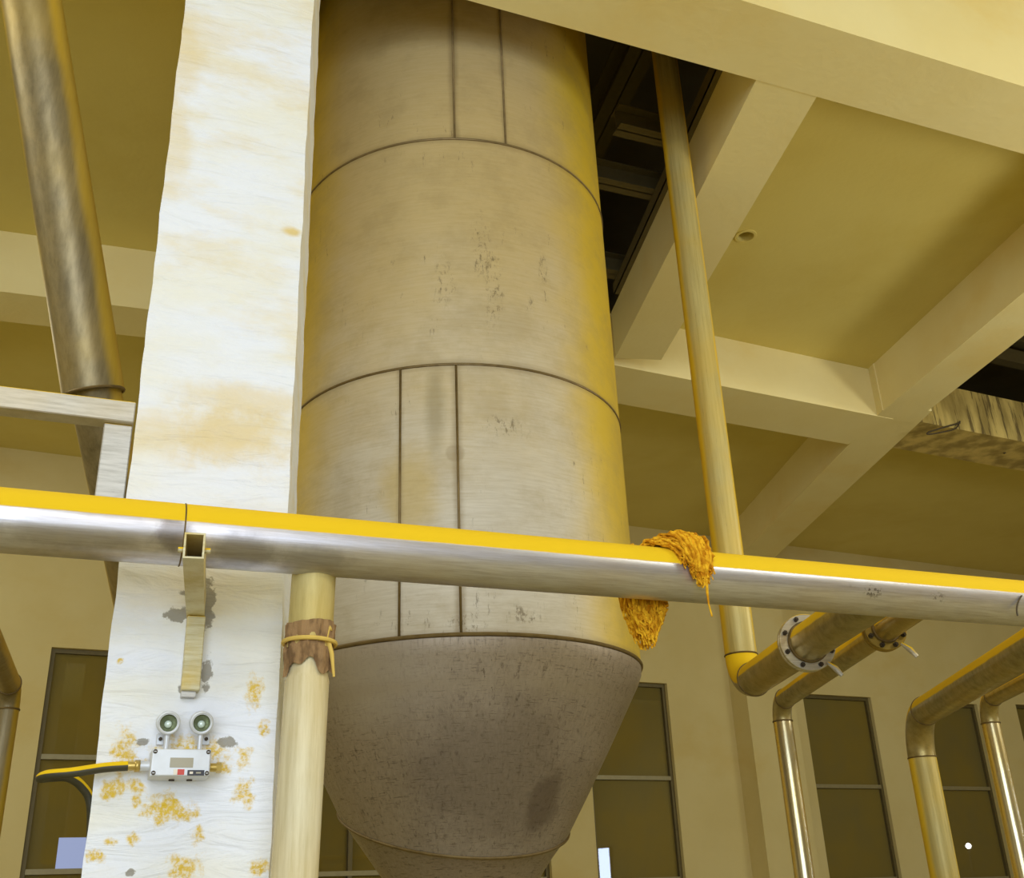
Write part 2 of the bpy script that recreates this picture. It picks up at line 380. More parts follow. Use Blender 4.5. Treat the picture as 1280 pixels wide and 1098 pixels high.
# ------------------------------------------------------------------ column, beams, slabs
CW0, CW1, CD = -0.315, 0.300, 0.56       # column from the face point CP along U; depth
solo_col = B(); CS = Vector((math.sin(math.radians(-9)), math.cos(math.radians(-9)), 0))      # the building's other axis
obox(solo_col, CP + U * CW0, U * (CW1 - CW0), CS * CD, Z * (SLAB + .1))
bmesh.ops.subdivide_edges(solo_col, edges=[e for e in solo_col.edges if abs((e.verts[0].co - e.verts[1].co).z) > 1], cuts=150, use_grid_fill=True)
for v in solo_col.verts:      # slightly wavy plaster arrises
    k = math.sin(v.co.z * 9.1 + v.co.x * 3) * .0018 + math.sin(v.co.z * 23.7 + v.co.y * 5) * .0012 + random.uniform(-.001, .001)
    v.co += U * k
solo('column', solo_col, M['column'], 'white painted column in front of the silo with yellow spatter', 'column', kind='structure')

def beam(name, a, b, wid, side, z0, z1, mat, label):
    """beam whose lower edge runs a-b, wid wide to the given side"""
    a, b = Vector((a[0], a[1], 0)), Vector((b[0], b[1], 0)); d = (b - a).normalized(); n = Vector((d.y, -d.x, 0)) * side
    return solo(name, obox(B(), a + Z * z0, b - a, n * wid, Z * (z1 - z0)), mat, label, 'beam', kind='structure')
CF = lambda s, d=0.0: CP + U * s - N * d
beam('ceiling_beam', CF(-8.5, 0.0), CF(-0.32, 0.0), 0.6, -1, H, 8.5, M['beam_paint'], 'cream beam running left from the column top')
beam('ceiling_beam', CF(0.30, 0.004), CF(17.0, 0.0), 0.58, -1, H, 8.5, M['beam_paint'], 'wide cream beam crossing the top right in front of the silo')
# beam far across, in two bays, and continuing right past the long diagonal beam
D0, D1, DL, DR = (0.0, 9.405), (4.62, 11.653), (-8.9, 6.55), (15.0, 16.71)
beam('ceiling_beam', DL, (-0.02, 9.58), 0.55, -1, H, SLAB, M['beam_paint'], 'cream cross beam behind the slanted pipe at the left')
beam('ceiling_beam', D0, D1, 0.80, -1, H, SLAB, M['beam_paint'], 'cream cross beam between silo and long diagonal beam')
A0, A1 = Vector((1.99, 4.9, 0)), Vector((1.124, 9.747, 0))
beam('ceiling_beam', (1.860, 5.55), (1.120, 9.80), 0.50, 1, H + .004, 7.42, M['beam_paint'], 'cream beam edging the dark opening beside the thin drop pipe')
beam('ceiling_beam', (5.40, 6.98), (4.37, 11.67), 0.55, 1, H + .004, SLAB, M['beam_paint'], 'long diagonal cream beam at the upper right')
beam('ceiling_beam', (4.416, 11.4), (3.62, 17.85), 0.62, 1, H + .008, SLAB, M['beam_paint'], 'far end of the diagonal beam running to the wall')
def streaked():
    t = NT('streaked_beam_face')
    c = t.mix(t.ramp(t.noise(4.0, (1, 1, .25), detail=5), 0.35, 0.65), lin(206, 180, 104), lin(150, 128, 66))
    s = t.ramp(t.noise(9.0, (1.2, 1.2, .10), detail=5, rough=0.7, off=(1, 1, 4)), 0.52, 0.60)
    up = t.math('SUBTRACT', 1.0, t.math('ABSOLUTE', t.sep(t.nor)[2]))
    c = t.mix(t.math('MULTIPLY', t.math('MULTIPLY', s, up), 0.85), c, lin(84, 66, 30))
    return t.done(c, 0.9)
M['streaked'] = streaked()
d = (Vector((DR[0], DR[1], 0)) - Vector((D1[0], D1[1], 0))).normalized()
DE = Vector((D1[0], D1[1], 0)) + d * 0.30
beam('ceiling_beam', DE, DR, 0.75, -1, H + 0.04, SLAB, M['streaked'], 'dark-streaked cross beam below the right-hand ceiling opening')

def yB(x): return (CF(0, .3) + U * ((x - CF(0, .3).x) / U.x)).y
def yD(x): return 9.8 + x * .487 if x >= 0 else 9.8 + x * .343
def xA(y): return 1.99 + (y - 4.9) * (1.135 - 1.955) / 4.7 + .25
def xC(y): return 5.55 + (y - 6.3) * (4.40 - 5.55) / 5.23 + .27
xl = -1.65
def slab(poly, label, z=SLAB): return solo('ceiling', prism(B(), poly, z, z + .2), M['ceil_paint'], label, 'ceiling', kind='structure')
slab([(XL, yB(XL)), (xl, yB(xl)), (xl, wy(xl)), (XL, wy(XL))], 'ochre ceiling of the left bay beyond the slanted pipe')
slab([(XL, YB), (XR, YB), (XR, yB(XR)), (XL, yB(XL))], 'ochre ceiling above the viewer', 8.4)
slab([(xl, yD(xl)), (0, yD(0)), (XR, yD(XR)), (XR, wy(XR)), (xl, wy(xl))], 'ochre ceiling of the far bay beyond the cross beam')
# bay between the beams, with the small round hole
yb1, yb2 = yB(1.9), yB(5.7)
poly = [(xA(yb1), yb1), (xC(yb2), yb2), (xC(yD(4.6)), yD(4.6)), (xA(yD(1.4)), yD(1.4))]
hc = onz(932, 295, SLAB); hr = 0.085
bm = B()
for z in (SLAB, SLAB + .2):
    ov = [bm.verts.new((p[0], p[1], z)) for p in poly]; iv = [bm.verts.new((hc.x + hr * math.cos(k * math.pi / 10), hc.y + hr * math.sin(k * math.pi / 10), z)) for k in range(20)]
    es = [bm.edges.new((L[i], L[(i + 1) % len(L)])) for L in (ov, iv) for i in range(len(L))]
    bmesh.ops.triangle_fill(bm, edges=es, use_beauty=True)
    if z == SLAB: o0, i0 = ov, iv
for L0, L1 in ((o0, ov), (i0, iv)):
    for i in range(len(L0)): bm.faces.new((L0[i], L0[(i + 1) % len(L0)], L1[(i + 1) % len(L1)], L1[i]))
solo('ceiling', bm, M['ceil_paint'], 'ochre ceiling bay with a small round hole', 'ceiling', kind='structure')
bm = B(); disc(bm, hc - Z * 0.012, Z, hr + 0.022, 0.03, hr - .005, 24)
solo('hole_collar', bm, M['ceil_paint'], 'rim of the small round hole in the ceiling', 'collar')

# ------------------------------------------------------------------ steel seen through the openings
dA = (Vector((1.135, 9.70, 0)) - Vector((1.955, 5.0, 0))).normalized(); nA = Vector((dA.y, -dA.x, 0))
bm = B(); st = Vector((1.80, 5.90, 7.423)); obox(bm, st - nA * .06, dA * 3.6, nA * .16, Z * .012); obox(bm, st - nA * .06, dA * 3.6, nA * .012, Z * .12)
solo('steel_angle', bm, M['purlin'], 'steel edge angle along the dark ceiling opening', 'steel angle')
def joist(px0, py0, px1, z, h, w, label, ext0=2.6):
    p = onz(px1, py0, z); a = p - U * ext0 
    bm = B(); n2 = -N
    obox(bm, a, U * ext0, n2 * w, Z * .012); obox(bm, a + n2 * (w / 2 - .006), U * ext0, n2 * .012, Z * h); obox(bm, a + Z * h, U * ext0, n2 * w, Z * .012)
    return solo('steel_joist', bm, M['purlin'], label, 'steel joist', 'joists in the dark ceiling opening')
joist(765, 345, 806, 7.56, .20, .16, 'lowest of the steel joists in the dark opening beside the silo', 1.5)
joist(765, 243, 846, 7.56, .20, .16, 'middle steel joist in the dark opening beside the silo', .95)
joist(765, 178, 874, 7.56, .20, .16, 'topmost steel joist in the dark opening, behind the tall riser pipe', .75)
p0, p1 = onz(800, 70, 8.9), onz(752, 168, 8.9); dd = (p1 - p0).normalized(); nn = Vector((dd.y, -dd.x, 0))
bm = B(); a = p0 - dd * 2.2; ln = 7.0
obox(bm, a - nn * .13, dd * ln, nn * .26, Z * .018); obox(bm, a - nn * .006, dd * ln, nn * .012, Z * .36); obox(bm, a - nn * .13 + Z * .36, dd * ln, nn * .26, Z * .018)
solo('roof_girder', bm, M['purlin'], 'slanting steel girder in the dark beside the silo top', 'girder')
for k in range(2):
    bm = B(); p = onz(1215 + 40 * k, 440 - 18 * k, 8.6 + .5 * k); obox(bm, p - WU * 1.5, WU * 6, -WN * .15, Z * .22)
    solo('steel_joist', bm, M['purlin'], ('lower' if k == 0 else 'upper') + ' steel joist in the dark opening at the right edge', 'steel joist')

# ------------------------------------------------------------------ the silo
TX, TY, TR = -0.377, 6.471, 1.10
S1, S2, S3 = 6.122, 4.491, 2.913
def ang(px, py):          # angle on the shell under a pixel of the photograph's seam
    r = ray(px, py)[:2]; e = np.array([0.0, 0.0]) - np.array([TX, TY])
    a = r @ r; b = 2 * (r @ e); c = e @ e - TR ** 2; tt = (-b - math.sqrt(b * b - 4 * a * c)) / (2 * a)
    h = r * tt + e; return math.atan2(h[1], h[0])
def silo_metal(name, base, dark, film, film_light_lo, film_light_hi, rough, scr, cone=False):
    t = NT(name)
    x, y, z = t.sep(t.pos)
    n1 = t.noise(5, (1.2, 1.2, 16) if not cone else (14, 14, 1.0), detail=7, rough=0.72)
    n2 = t.noise(1.3, (1, 1, 1.3), detail=5, rough=0.6, off=(4, 4, 1))
    c = t.mix(t.math('MULTIPLY', t.ramp(n1, 0.30, 0.80), .6), base, dark)
    yel = t.ramp(t.math('ADD', z, t.math('MULTIPLY', t.math('SUBTRACT', n2, 0.5), 2.2)), film_light_lo, film_light_hi)
    c = t.mix(t.math('MULTIPLY', yel, film), c, lin(190, 158, 62))  # yellow dust film towards the top, with part of the light gradient painted in
    # yellow wall reflections painted into the flanks of the shell
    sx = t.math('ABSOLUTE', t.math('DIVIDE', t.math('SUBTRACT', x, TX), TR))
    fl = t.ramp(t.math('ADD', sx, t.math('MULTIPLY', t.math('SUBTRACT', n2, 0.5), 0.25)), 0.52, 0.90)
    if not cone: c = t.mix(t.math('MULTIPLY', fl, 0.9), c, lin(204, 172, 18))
    s1 = t.ramp(t.noise(16, (1.5, 1.5, .35) if not cone else (3.0, 3.0, .4), detail=6, rough=0.8, off=(9, 2, 3)), 0.60, 0.66)
    s2 = t.ramp(t.noise(2.4, detail=3, off=(1, 6, 6)), 0.48, 0.62)
    c = t.mix(t.math('MULTIPLY', t.math('MULTIPLY', s1, s2), scr), c, lin(78, 62, 44))
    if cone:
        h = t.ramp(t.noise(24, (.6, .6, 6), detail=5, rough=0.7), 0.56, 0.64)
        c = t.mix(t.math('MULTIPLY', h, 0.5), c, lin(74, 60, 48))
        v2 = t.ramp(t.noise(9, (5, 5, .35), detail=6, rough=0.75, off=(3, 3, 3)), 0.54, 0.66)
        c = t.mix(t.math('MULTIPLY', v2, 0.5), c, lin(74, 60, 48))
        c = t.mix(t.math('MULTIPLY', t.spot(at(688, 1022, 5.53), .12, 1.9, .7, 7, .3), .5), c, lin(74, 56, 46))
        c = t.mix(t.math('MULTIPLY', t.spot(at(445, 845, 5.45), .36, .6, .5, 4, .8), .7), c, lin(186, 176, 166))  # painted highlight at the cone's upper left
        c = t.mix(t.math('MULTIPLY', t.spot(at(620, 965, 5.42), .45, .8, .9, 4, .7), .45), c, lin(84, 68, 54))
        c = t.mix(t.math('MULTIPLY', t.ramp(t.math('ABSOLUTE', t.math('SUBTRACT', z, 2.68)), .07, .0), .35), c, lin(160, 146, 126))  # lighter ring: reflection at the knuckle painted into the colour
    else:
        c = t.mix(t.math('MULTIPLY', t.spot((TX - .20, TY - 1.08, 3.72), .15, 1.6, .5, 5, .5), .55), c, lin(186, 158, 74))
        c = t.mix(t.math('MULTIPLY', t.spot((TX - .05, TY - 1.09, 4.2), .05, 5.0, .5, 8, .7), .5), c, lin(128, 114, 76))
        c = t.mix(t.math('MULTIPLY', t.spot((TX + .06, TY - 1.09, 3.93), .055, .9, .5, 12, .2), .35), c, lin(140, 120, 86))
        for sa, zl, zh, wd_, k_ in ((ang(567, 110), S1, 7.6, .045, .55), (ang(629, 110), S1, 7.6, .03, .4), (ang(500, 560), S3, S2, .03, .35), (ang(572, 560), S3, S2, .045, .55)):
            band = t.ramp(t.math('ADD', t.math('ABSOLUTE', t.math('SUBTRACT', x, TX + TR * math.cos(sa))), t.math('MULTIPLY', t.math('SUBTRACT', t.noise(9, (1, 1, .4), detail=4), .5), .05)), wd_, 0.0)
            inz = t.math('MULTIPLY', t.math('GREATER_THAN', z, zl), t.math('LESS_THAN', z, zh))
            c = t.mix(t.math('MULTIPLY', t.math('MULTIPLY', band, inz), k_), c, lin(120, 98, 60))
        for zr in (S1, S2, S3):
            rg = t.ramp(t.math('ADD', t.math('ABSOLUTE', t.math('SUBTRACT', z, zr)), t.math('MULTIPLY', t.math('SUBTRACT', n2, .5), .06)), .05, 0.0)
            c = t.mix(t.math('MULTIPLY', rg, .4), c, lin(128, 106, 66))
        mot = t.ramp(t.noise(3.2, (1, 1, 1.2), detail=7, rough=.7, off=(8, 1, 1)), .42, .68)
        c = t.mix(t.math('MULTIPLY', mot, .28), c, lin(150, 130, 86))
        for qx, qz, qr, qa in ((.24, 5.3, .05, 4.0), (.30, 5.0, .05, 4.5), (.62, 5.2, .03, 4.0), (.02, 5.05, .06, 2.0), (.10, 2.97, .09, .5), (.42, 3.02, .10, .4), (.35, 4.1, .12, .5)):
            c = t.mix(t.math('MULTIPLY', t.math('MULTIPLY', t.spot((TX + qx, TY - math.sqrt(TR ** 2 - qx ** 2), qz), qr, qa, 1.4, 9, .5), t.ramp(t.noise(40, (1, 1, .5), detail=5, rough=.8, off=(qx, 0, 3)), .52, .60)), .6), c, lin(92, 76, 44))
    t.bump(t.noise(22, (1, 1, 8) if not cone else (8, 8, 1), detail=5), 0.04, 0.01)
    return t.done(c, t.math('ADD', t.math('MULTIPLY', n1, 0.16), rough - .08), 0.3 if not cone else 0.5)
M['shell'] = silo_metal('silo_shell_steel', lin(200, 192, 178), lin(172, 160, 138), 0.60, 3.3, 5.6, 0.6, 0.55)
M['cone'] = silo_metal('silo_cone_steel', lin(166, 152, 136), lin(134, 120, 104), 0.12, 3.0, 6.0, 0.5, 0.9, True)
silo = root('storage_silo', (TX, TY, 0), 'tall stainless steel silo with a conical hopper behind the main pipe', 'silo')
def arcplate(bm, a0, a1, z0, z1, R=TR, th=0.012, seg=None):
    seg = seg or max(4, int(96 * (a1 - a0) / (2 * math.pi)))
    def P(a, r, z): return bm.verts.new((TX + r * math.cos(a), TY + r * math.sin(a), z))
    g = [[P(a0 + (a1 - a0) * i / seg, r, z) for (r, z) in ((R, z0), (R, z1), (R - th, z1), (R - th, z0))] for i in range(seg + 1)]
    for i in range(seg):
        for k in range(4):
            f = bm.faces.new((g[i][k], g[i + 1][k], g[i + 1][(k + 1) % 4], g[i][(k + 1) % 4])); f.smooth = (k == 0)
    bm.faces.new(g[0]); bm.faces.new(g[-1][::-1])
    return bm
TOP = 10.4
courses = [(S1, TOP, (ang(567, 110), ang(629, 110))), (S2, S1, None), (S3, S2, (ang(500, 560), ang(572, 560)))]
for z0, z1, seams in courses:
    if seams:
        a, b = seams
        part('narrow_plate', arcplate(B(), a + .004, b - .004, z0 + .004, z1 - .004, TR - .001), M['shell'], silo)
        part('shell_plate', arcplate(B(), b + .004, a + 2 * math.pi - .004, z0 + .004, z1 - .004), M['shell'], silo)
        for s in (a, b):
            bm = B(); tube(bm, [(TX + (TR - .002) * math.cos(s), TY + (TR - .002) * math.sin(s), z) for z in (z0, z1)], 0.0075, 8)
            part('vertical_weld', bm, M['weld'], silo)
    else:
        part('shell_plate', arcplate(B(), 0.9, 0.9 + 2 * math.pi - .01, z0 + .004, z1 - .004), M['shell'], silo)
part('inner_liner', tube(B(), [(TX, TY, S3 + .01), (TX, TY, TOP - .05)], TR - .03, 64), M['weld'], silo)
for z in (S1, S2): part('ring_weld', ringbead(B(), (TX, TY, z), Z, TR - .001, .0085, 120, 8), M['weld'], silo)
part('ring_weld', ringbead(B(), (TX, TY, S3), Z, TR + .002, .011, 120, 8), M['weld'], silo)
# hopper: rings lofted from the shell to the outlet, lower seam dipping to the front
def loft(bm, rings, seg=96, smooth=True, caps=False):
    R = []
    for (cx, cy, cz, r, tilt) in rings:
        R.append([bm.verts.new((cx + r * math.cos(2 * math.pi * k / seg), cy + r * math.sin(2 * math.pi * k / seg) * math.cos(tilt), cz + r * (math.sin(2 * math.pi * k / seg) * math.sin(tilt) - .40 * tilt * math.cos(2 * math.pi * k / seg)))) for k in range(seg)])
    for A_, B_ in zip(R, R[1:]):
        for k in range(seg):
            f = bm.faces.new((A_[k], A_[(k + 1) % seg], B_[(k + 1) % seg], B_[k])); f.smooth = smooth
    if caps: bm.faces.new(R[0]); bm.faces.new(R[-1][::-1])
    return bm
LOW = (TX - .055, TY, 2.10, 0.66, math.radians(20))
def lerp(a, b, t): return tuple(x + (y - x) * t for x, y in zip(a, b))
TOPR = (TX, TY, S3 - .012, TR, 0.0); K1 = (TX, TY, S3 - .10, TR - .025, 0.0)
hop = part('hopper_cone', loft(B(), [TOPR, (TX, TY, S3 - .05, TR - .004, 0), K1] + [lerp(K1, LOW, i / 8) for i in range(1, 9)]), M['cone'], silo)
bm = B(); rr = []
seg = 96
prev = None; pts = []
for k in range(seg + 1):
    a = 2 * math.pi * k / seg; pts.append((LOW[0] + (LOW[3] + .002) * math.cos(a), LOW[1] + LOW[3] * math.sin(a) * math.cos(LOW[4]), LOW[2] + LOW[3] * (math.sin(a) * math.sin(LOW[4]) - .40 * LOW[4] * math.cos(a))))
part('cone_weld', tube(bm, pts, .009, 8, False), M['weld'], silo)
OUT = (TX, TY, 1.66, 0.36, 0.0)
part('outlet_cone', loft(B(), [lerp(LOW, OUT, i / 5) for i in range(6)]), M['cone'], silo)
part('outlet_flange', disc(B(), (TX, TY, 1.62), Z, .44, .04, .3), M['flange_dull'], silo)
part('outlet_pipe', tube(B(), [(TX, TY, 0.0), (TX, TY, 1.62)], .28, 40), M['cone'], silo)

# ------------------------------------------------------------------ main pipe
PL, PR_, RP = at(0, 646, 3.5), at(1280, 758.5, 5.04), 0.109
PL.z = PR_.z = 2.848
PU = (PR_ - PL).normalized(); PN = Vector((PU.y, -PU.x, 0))
def pp(s, off=0.0, z=0.0): return PL + PU * s + PN * off + Z * z
def px_on_pipe(x, y=None):      # distance along the pipe under a pixel column
    y = y if y is not None else 646 + (758.5 - 646) * x / 1280
    P = onplane(x, y, PL, PN); return (P - PL).dot(PU)
mp = root('main_pipe', pp(2.0) - Z * RP, 'long horizontal steel pipe topped with bright yellow dust, crossing the whole view', 'pipe')
sw = px_on_pipe(228)
part('pipe_run', tube(B(), [pp(-3.0), pp(sw)], RP, 64), M['pipe'], mp)
part('pipe_run', tube(B(), [pp(sw), pp(sw + 11.0)], RP, 64), M['pipe'], mp)
part('weld_ring', ringbead(B(), pp(sw), PU, RP, .0028, 64, 8), M['weld'], mp)
# support bracket from the column
sb = px_on_pipe(243, 690)
bx0 = onplane(245, 765, CP, N); bx0.z = 0
zt = PL.z - RP - 0.002; bw, bh = 0.064, 0.085
zlow = onplane(235, 871, CP + N * .04, N).z
br = root('pipe_bracket', Vector((bx0.x, bx0.y, zlow)), 'yellow-dusted steel bracket on the column carrying the main pipe', 'bracket')
near = at(243, 680, 3.34); near.z = 0
AX = (near - bx0); reach = AX.length; AX.normalize(); AS = Vector((-AX.y, AX.x, 0)); th = .006
o = bx0 - AS * bw / 2 + Z * (zt - bh)
bm = B()
obox(bm, o, AS * bw, AX * reach, Z * th); obox(bm, o + Z * (bh - th), AS * bw, AX * reach, Z * th)
obox(bm, o + Z * th, AS * th, AX * reach, Z * (bh - 2 * th)); obox(bm, o + AS * (bw - th) + Z * th, AS * th, AX * reach, Z * (bh - 2 * th))
part('support_arm', bm, M['bracket'], br)
bm = B(); obox(bm, bx0 - U * .032 + N * .002 + Z * (zlow + .02), U * .064, N * .05, Z * (zt - bh - zlow - .022)); bevelled(bm, .003, 1)
part('wall_post', bm, M['bracket'], br)
bm = B(); obox(bm, bx0 - U * .030 + N * .002 + Z * zlow, U * .05, N * .035, Z * .02); part('post_foot', bm, M['galv'], br)
for sd in (-1, 1):
    bm = B(); c = bx0 + AX * (reach - .05) + AS * sd * (bw / 2) + Z * (zt - bh / 2); tube(bm, [c, c + AS * sd * .018], .009, 6); part('bolt', bm, M['bracket'], br)

# ------------------------------------------------------------------ branch pipes on the right
def arc(K, d0, d1, R, n=10):
    """bend at corner K: arriving along d0, leaving along d1"""
    d0, d1 = Vector(d0).normalized(), Vector(d1).normalized(); th = d0.angle(d1); tl = R * math.tan(th / 2)
    s, e = K - d0 * tl, K + d1 * tl
    cen = s + (d1 - d0 * d0.dot(d1)).normalized() * R
    v0 = s - cen; ax = d0.cross(d1).normalized()
    return [cen + Matrix.Rotation(th * i / n, 3, ax) @ v0 for i in range(n + 1)]
def line_x(P, d):     # where a level line meets the main pipe's axis, in plan
    a = np.array([[d.x, -PU.x], [d.y, -PU.y]]); b = np.array([PL.x - P.x, PL.y - P.y]); return np.linalg.solve(a, b)[0]
def branch(name, K, q, r, bend, zend, mats, label, flange=None, fr=None, fmat=None, uphill=False, rod=None):
    """riser or drop (vertical), elbow, level run to the back of the main pipe"""
    d = (q - K); d.z = 0; d.normalize(); tend = line_x(K, d) - .01
    vert = Z if uphill else -Z
    rt = root(name, Vector((K.x, K.y, min(K.z, zend))), label, 'pipe')
    ar = arc(K, -d, vert, bend)
    part('level_run', tube(B(), [K + d * tend, ar[0]], r, 48), mats[0], rt)
    part('elbow', tube(B(), ar, r, 48), mats[1], rt)
    part('upright_run', tube(B(), [ar[-1], Vector((K.x, K.y, zend))], r, 48), mats[2], rt)
    part('weld_ring', ringbead(B(), ar[0], d, r, .006, 40, 6), M['weld'], rt)
    part('weld_ring', ringbead(B(), ar[-1], Z, r, .006, 40, 6), M['weld'], rt)
    if flange is not None:
        fc = K + d * flange; tk = .022
        for off in (-tk - .003, .003):
            fl = part('flange', disc(B(), fc + d * off, d, fr, tk, r * .9), fmat, rt)
            x = d.cross(Z).normalized(); nb = 8
            for k in range(nb):
                a = 2 * math.pi * (k + .5) / nb; c = fc + (x * math.cos(a) + Z * math.sin(a)) * ((fr + r) / 2 + .004)
                s_ = -1 if off < 0 else 1; st = c + d * (s_ * (tk + .003))
                bm = B(); tube(bm, [st, st + d * s_ * .016], .013, 6); tube(bm, [st + d * s_ * .016, st + d * s_ * .026], .007, 8); part('bolt', bm, M['bolt'], fl)
        part('flange_weld', ringbead(B(), fc + d * (tk + .01), d, r + .002, .009, 40, 6), M['weld'], rt)
        part('flange_weld', ringbead(B(), fc - d * (tk + .01), d, r + .002, .009, 40, 6), M['weld'], rt)
        # earthing strap hanging from the flange
        x = d.cross(Z).normalized(); x = -x; b0 = fc + d * .04 + x * fr * .55 - Z * fr * .75
        bm = B(); tube(bm, [b0, b0 + x * .03 - Z * .035 + d * .02, b0 + x * .055 - Z * .075 + d * .03], [.008, .016, .012], 8); part('earth_strap', bm, M['galv'], rt)
    return rt, K, d
HZ = 2.842
branch('riser_pipe', onz(931, 857, HZ), onz(1045, 779, HZ), 0.101, 0.19, 10.4, (M['pipe_dull'], M['elbow_dust'], M['riser']),
       'tall riser pipe with a yellow elbow and bolted flange, right of the silo', 1.13, 0.152, M['flange'], True)
branch('drop_pipe', onz(975, 878, HZ), onz(1090, 798, HZ), 0.064, 0.13, 0.0, (M['pipe_dull'], M['pipe_dull'], M['shiny']),
       'thin shiny drop pipe with a small tarnished flange, below the riser elbow', 2.03, 0.110, M['flange_dull'])
branch('drop_pipe', onz(1143, 897, HZ), onz(1262, 825, HZ), 0.102, 0.30, 0.0, (M['pipe_dull'], M['pipe_dull'], M['riser']),
       'thick elbowed drop pipe near the right edge, coated in yellow dust')
branch('drop_pipe', onz(1232, 876, HZ), onz(1280, 851, HZ), 0.062, 0.16, 0.0, (M['pipe_dull'], M['pipe_dull'], M['shiny']),
       'thin elbowed drop pipe at the right edge, outermost of all')

# ------------------------------------------------------------------ left side: elbowed pipe, slanted chute, steel hanger
K = onz(14, 860, HZ); q = onz(-22, 780, HZ); d = (q - K); d.z = 0; d.normalize()
rt = root('elbowed_pipe', Vector((K.x, K.y, 0)), 'dark elbowed drop pipe at the left edge', 'pipe')
ar = arc(K, -d, -Z, .12); r = .058
part('level_run', tube(B(), [K + d * 1.6, ar[0]], r, 40), M['pipe_brown'], rt); part('elbow', tube(B(), ar, r, 40), M['pipe_brown'], rt)
part('upright_run', tube(B(), [ar[-1], Vector((K.x, K.y, 0))], r, 40), M['pipe_brown'], rt)
for p, a in ((ar[0], d), (ar[-1], Z)): part('weld_ring', ringbead(B(), p, a, r, .006, 32, 6), M['weld'], rt)

ca, cb = at(117, 492, 4.75), at(33, -40, 5.0)
dch = (cb - ca).normalized()
rt = root('slanted_chute', ca, 'thick dull slanted pipe coming down at the upper left', 'pipe')
part('upper_tube', tube(B(), [ca, ca + dch * 2.9], .134, 56), M['pipe_brown'], rt)
cc = at(160, 690, 4.95)
part('lower_tube', tube(B(), [ca + dch * .15, at(127, 530, 4.79), cc + (cc - at(127, 530, 4.79)) * .6], .112, 48), M['pipe_brown'], rt)
part('rim', ringbead(B(), ca, dch, .131, .006, 48, 6), M['weld'], rt)

hp = CP + U * (CW0 - .005); hp.z = 0
hg = root('steel_hanger', hp - U * .05 - N * .16 + Z * 3.0, 'grey steel bar frame fixed to the left side of the column', 'steel frame')
zb = 3.62
pa = at(150, 510, 4.02)
bz = pa.z + .118
part('cross_bar', bevelled(obox(B(), hp - N * .20 - U * 2.3 + Z * (bz - .048), U * 2.3, N * .09, Z * .092), .004, 1), M['galv'], hg)
part('hanger_post', bevelled(obox(B(), hp - N * .20 - U * .112 + Z * 3.0, U * .110, N * .06, Z * (bz - .05 - 3.0)), .004, 1), M['galv'], hg)

# ------------------------------------------------------------------ branch below the main pipe with its cloth wrap
s0 = px_on_pipe(398, 690); a0 = pp(s0, -.06) - Z * .05
b1 = onplane(368, 1098, a0, PN)
dv = (b1 - a0).normalized()
def vp(f): return a0 + dv * f
fy = lambda y: (onplane(398 - (y - 735) * 30 / 363, y, a0, PN) - a0).length
rt = root('branch_pipe', vp((a0.z) / -dv.z), 'pale dusty drop pipe below the main pipe, wrapped with cloth', 'pipe')
part('stub', tube(B(), [a0, vp(fy(812))], .080, 48), M['stub'], rt)
part('lower_tube', tube(B(), [vp(fy(815)), vp(fy(845)), vp(fy(852)), vp(a0.z / -dv.z)], [.072, .072, .077, .077], 48), M['pipe_pale'], rt)
t = NT('brown_cloth'); c = t.mix(t.ramp(t.noise(30, (1, 1, .4), detail=5), .4, .65), lin(158, 124, 84), lin(112, 84, 54)); t.bump(t.noise(26, (1, 1, .5), detail=5), .6, .02); M['cloth'] = t.done(c, .95)
bm = B(); seg = 48; rows = []
x = dv.orthogonal().normalized(); y = dv.cross(x); nrow = 14
for i in range(nrow):
    f = i / (nrow - 1); row = []
    for k in range(seg):
        a = 2 * math.pi * k / seg
        low = fy(838) + .022 * math.sin(3 * a + 1) + .014 * math.sin(7 * a)
        hi = fy(782) + .006 * math.sin(2 * a + 2)
        fold = .0035 * math.sin(9 * a + 5 * f) + .003 * math.sin(17 * a - 3 * f)
        rr = .0875 + fold - (.006 if abs(f - .42) < .07 else 0) - .004 * f
        row.append(bm.verts.new(vp(hi + (low - hi) * f) + (x * math.cos(a) + y * math.sin(a)) * rr))
    rows.append(row)
for A_, B_ in zip(rows, rows[1:]):
    for k in range(seg): fc = bm.faces.new((A_[k], A_[(k + 1) % seg], B_[(k + 1) % seg], B_[k])); fc.smooth = True
wrap = root('cloth_wrap', vp(fy(840)), 'brown cloth tied round the pale drop pipe with string', 'cloth')
part('cloth', bm, M['cloth'], wrap)
M['string'] = plain('yellow_string', lin(224, 190, 96), .9)
part('string', ringbead(B(), vp(fy(805)), dv, .092, .008, 48, 8), M['string'], wrap)
kn = onplane(413, 787, a0 + PN * .06, PN)
bm = B(); tube(bm, [kn - Z * .05 - U * .02, kn - U * .008, kn + Z * .005], [.008, .009, .013], 8)
k2 = onplane(410, 800, a0 + PN * .06, PN)
tube(bm, [k2, k2 + Z * -.05 + U * .015, k2 - Z * .13 + U * .025], [.008, .008, .004], 8)
part('knot', bm, M['string'], wrap)

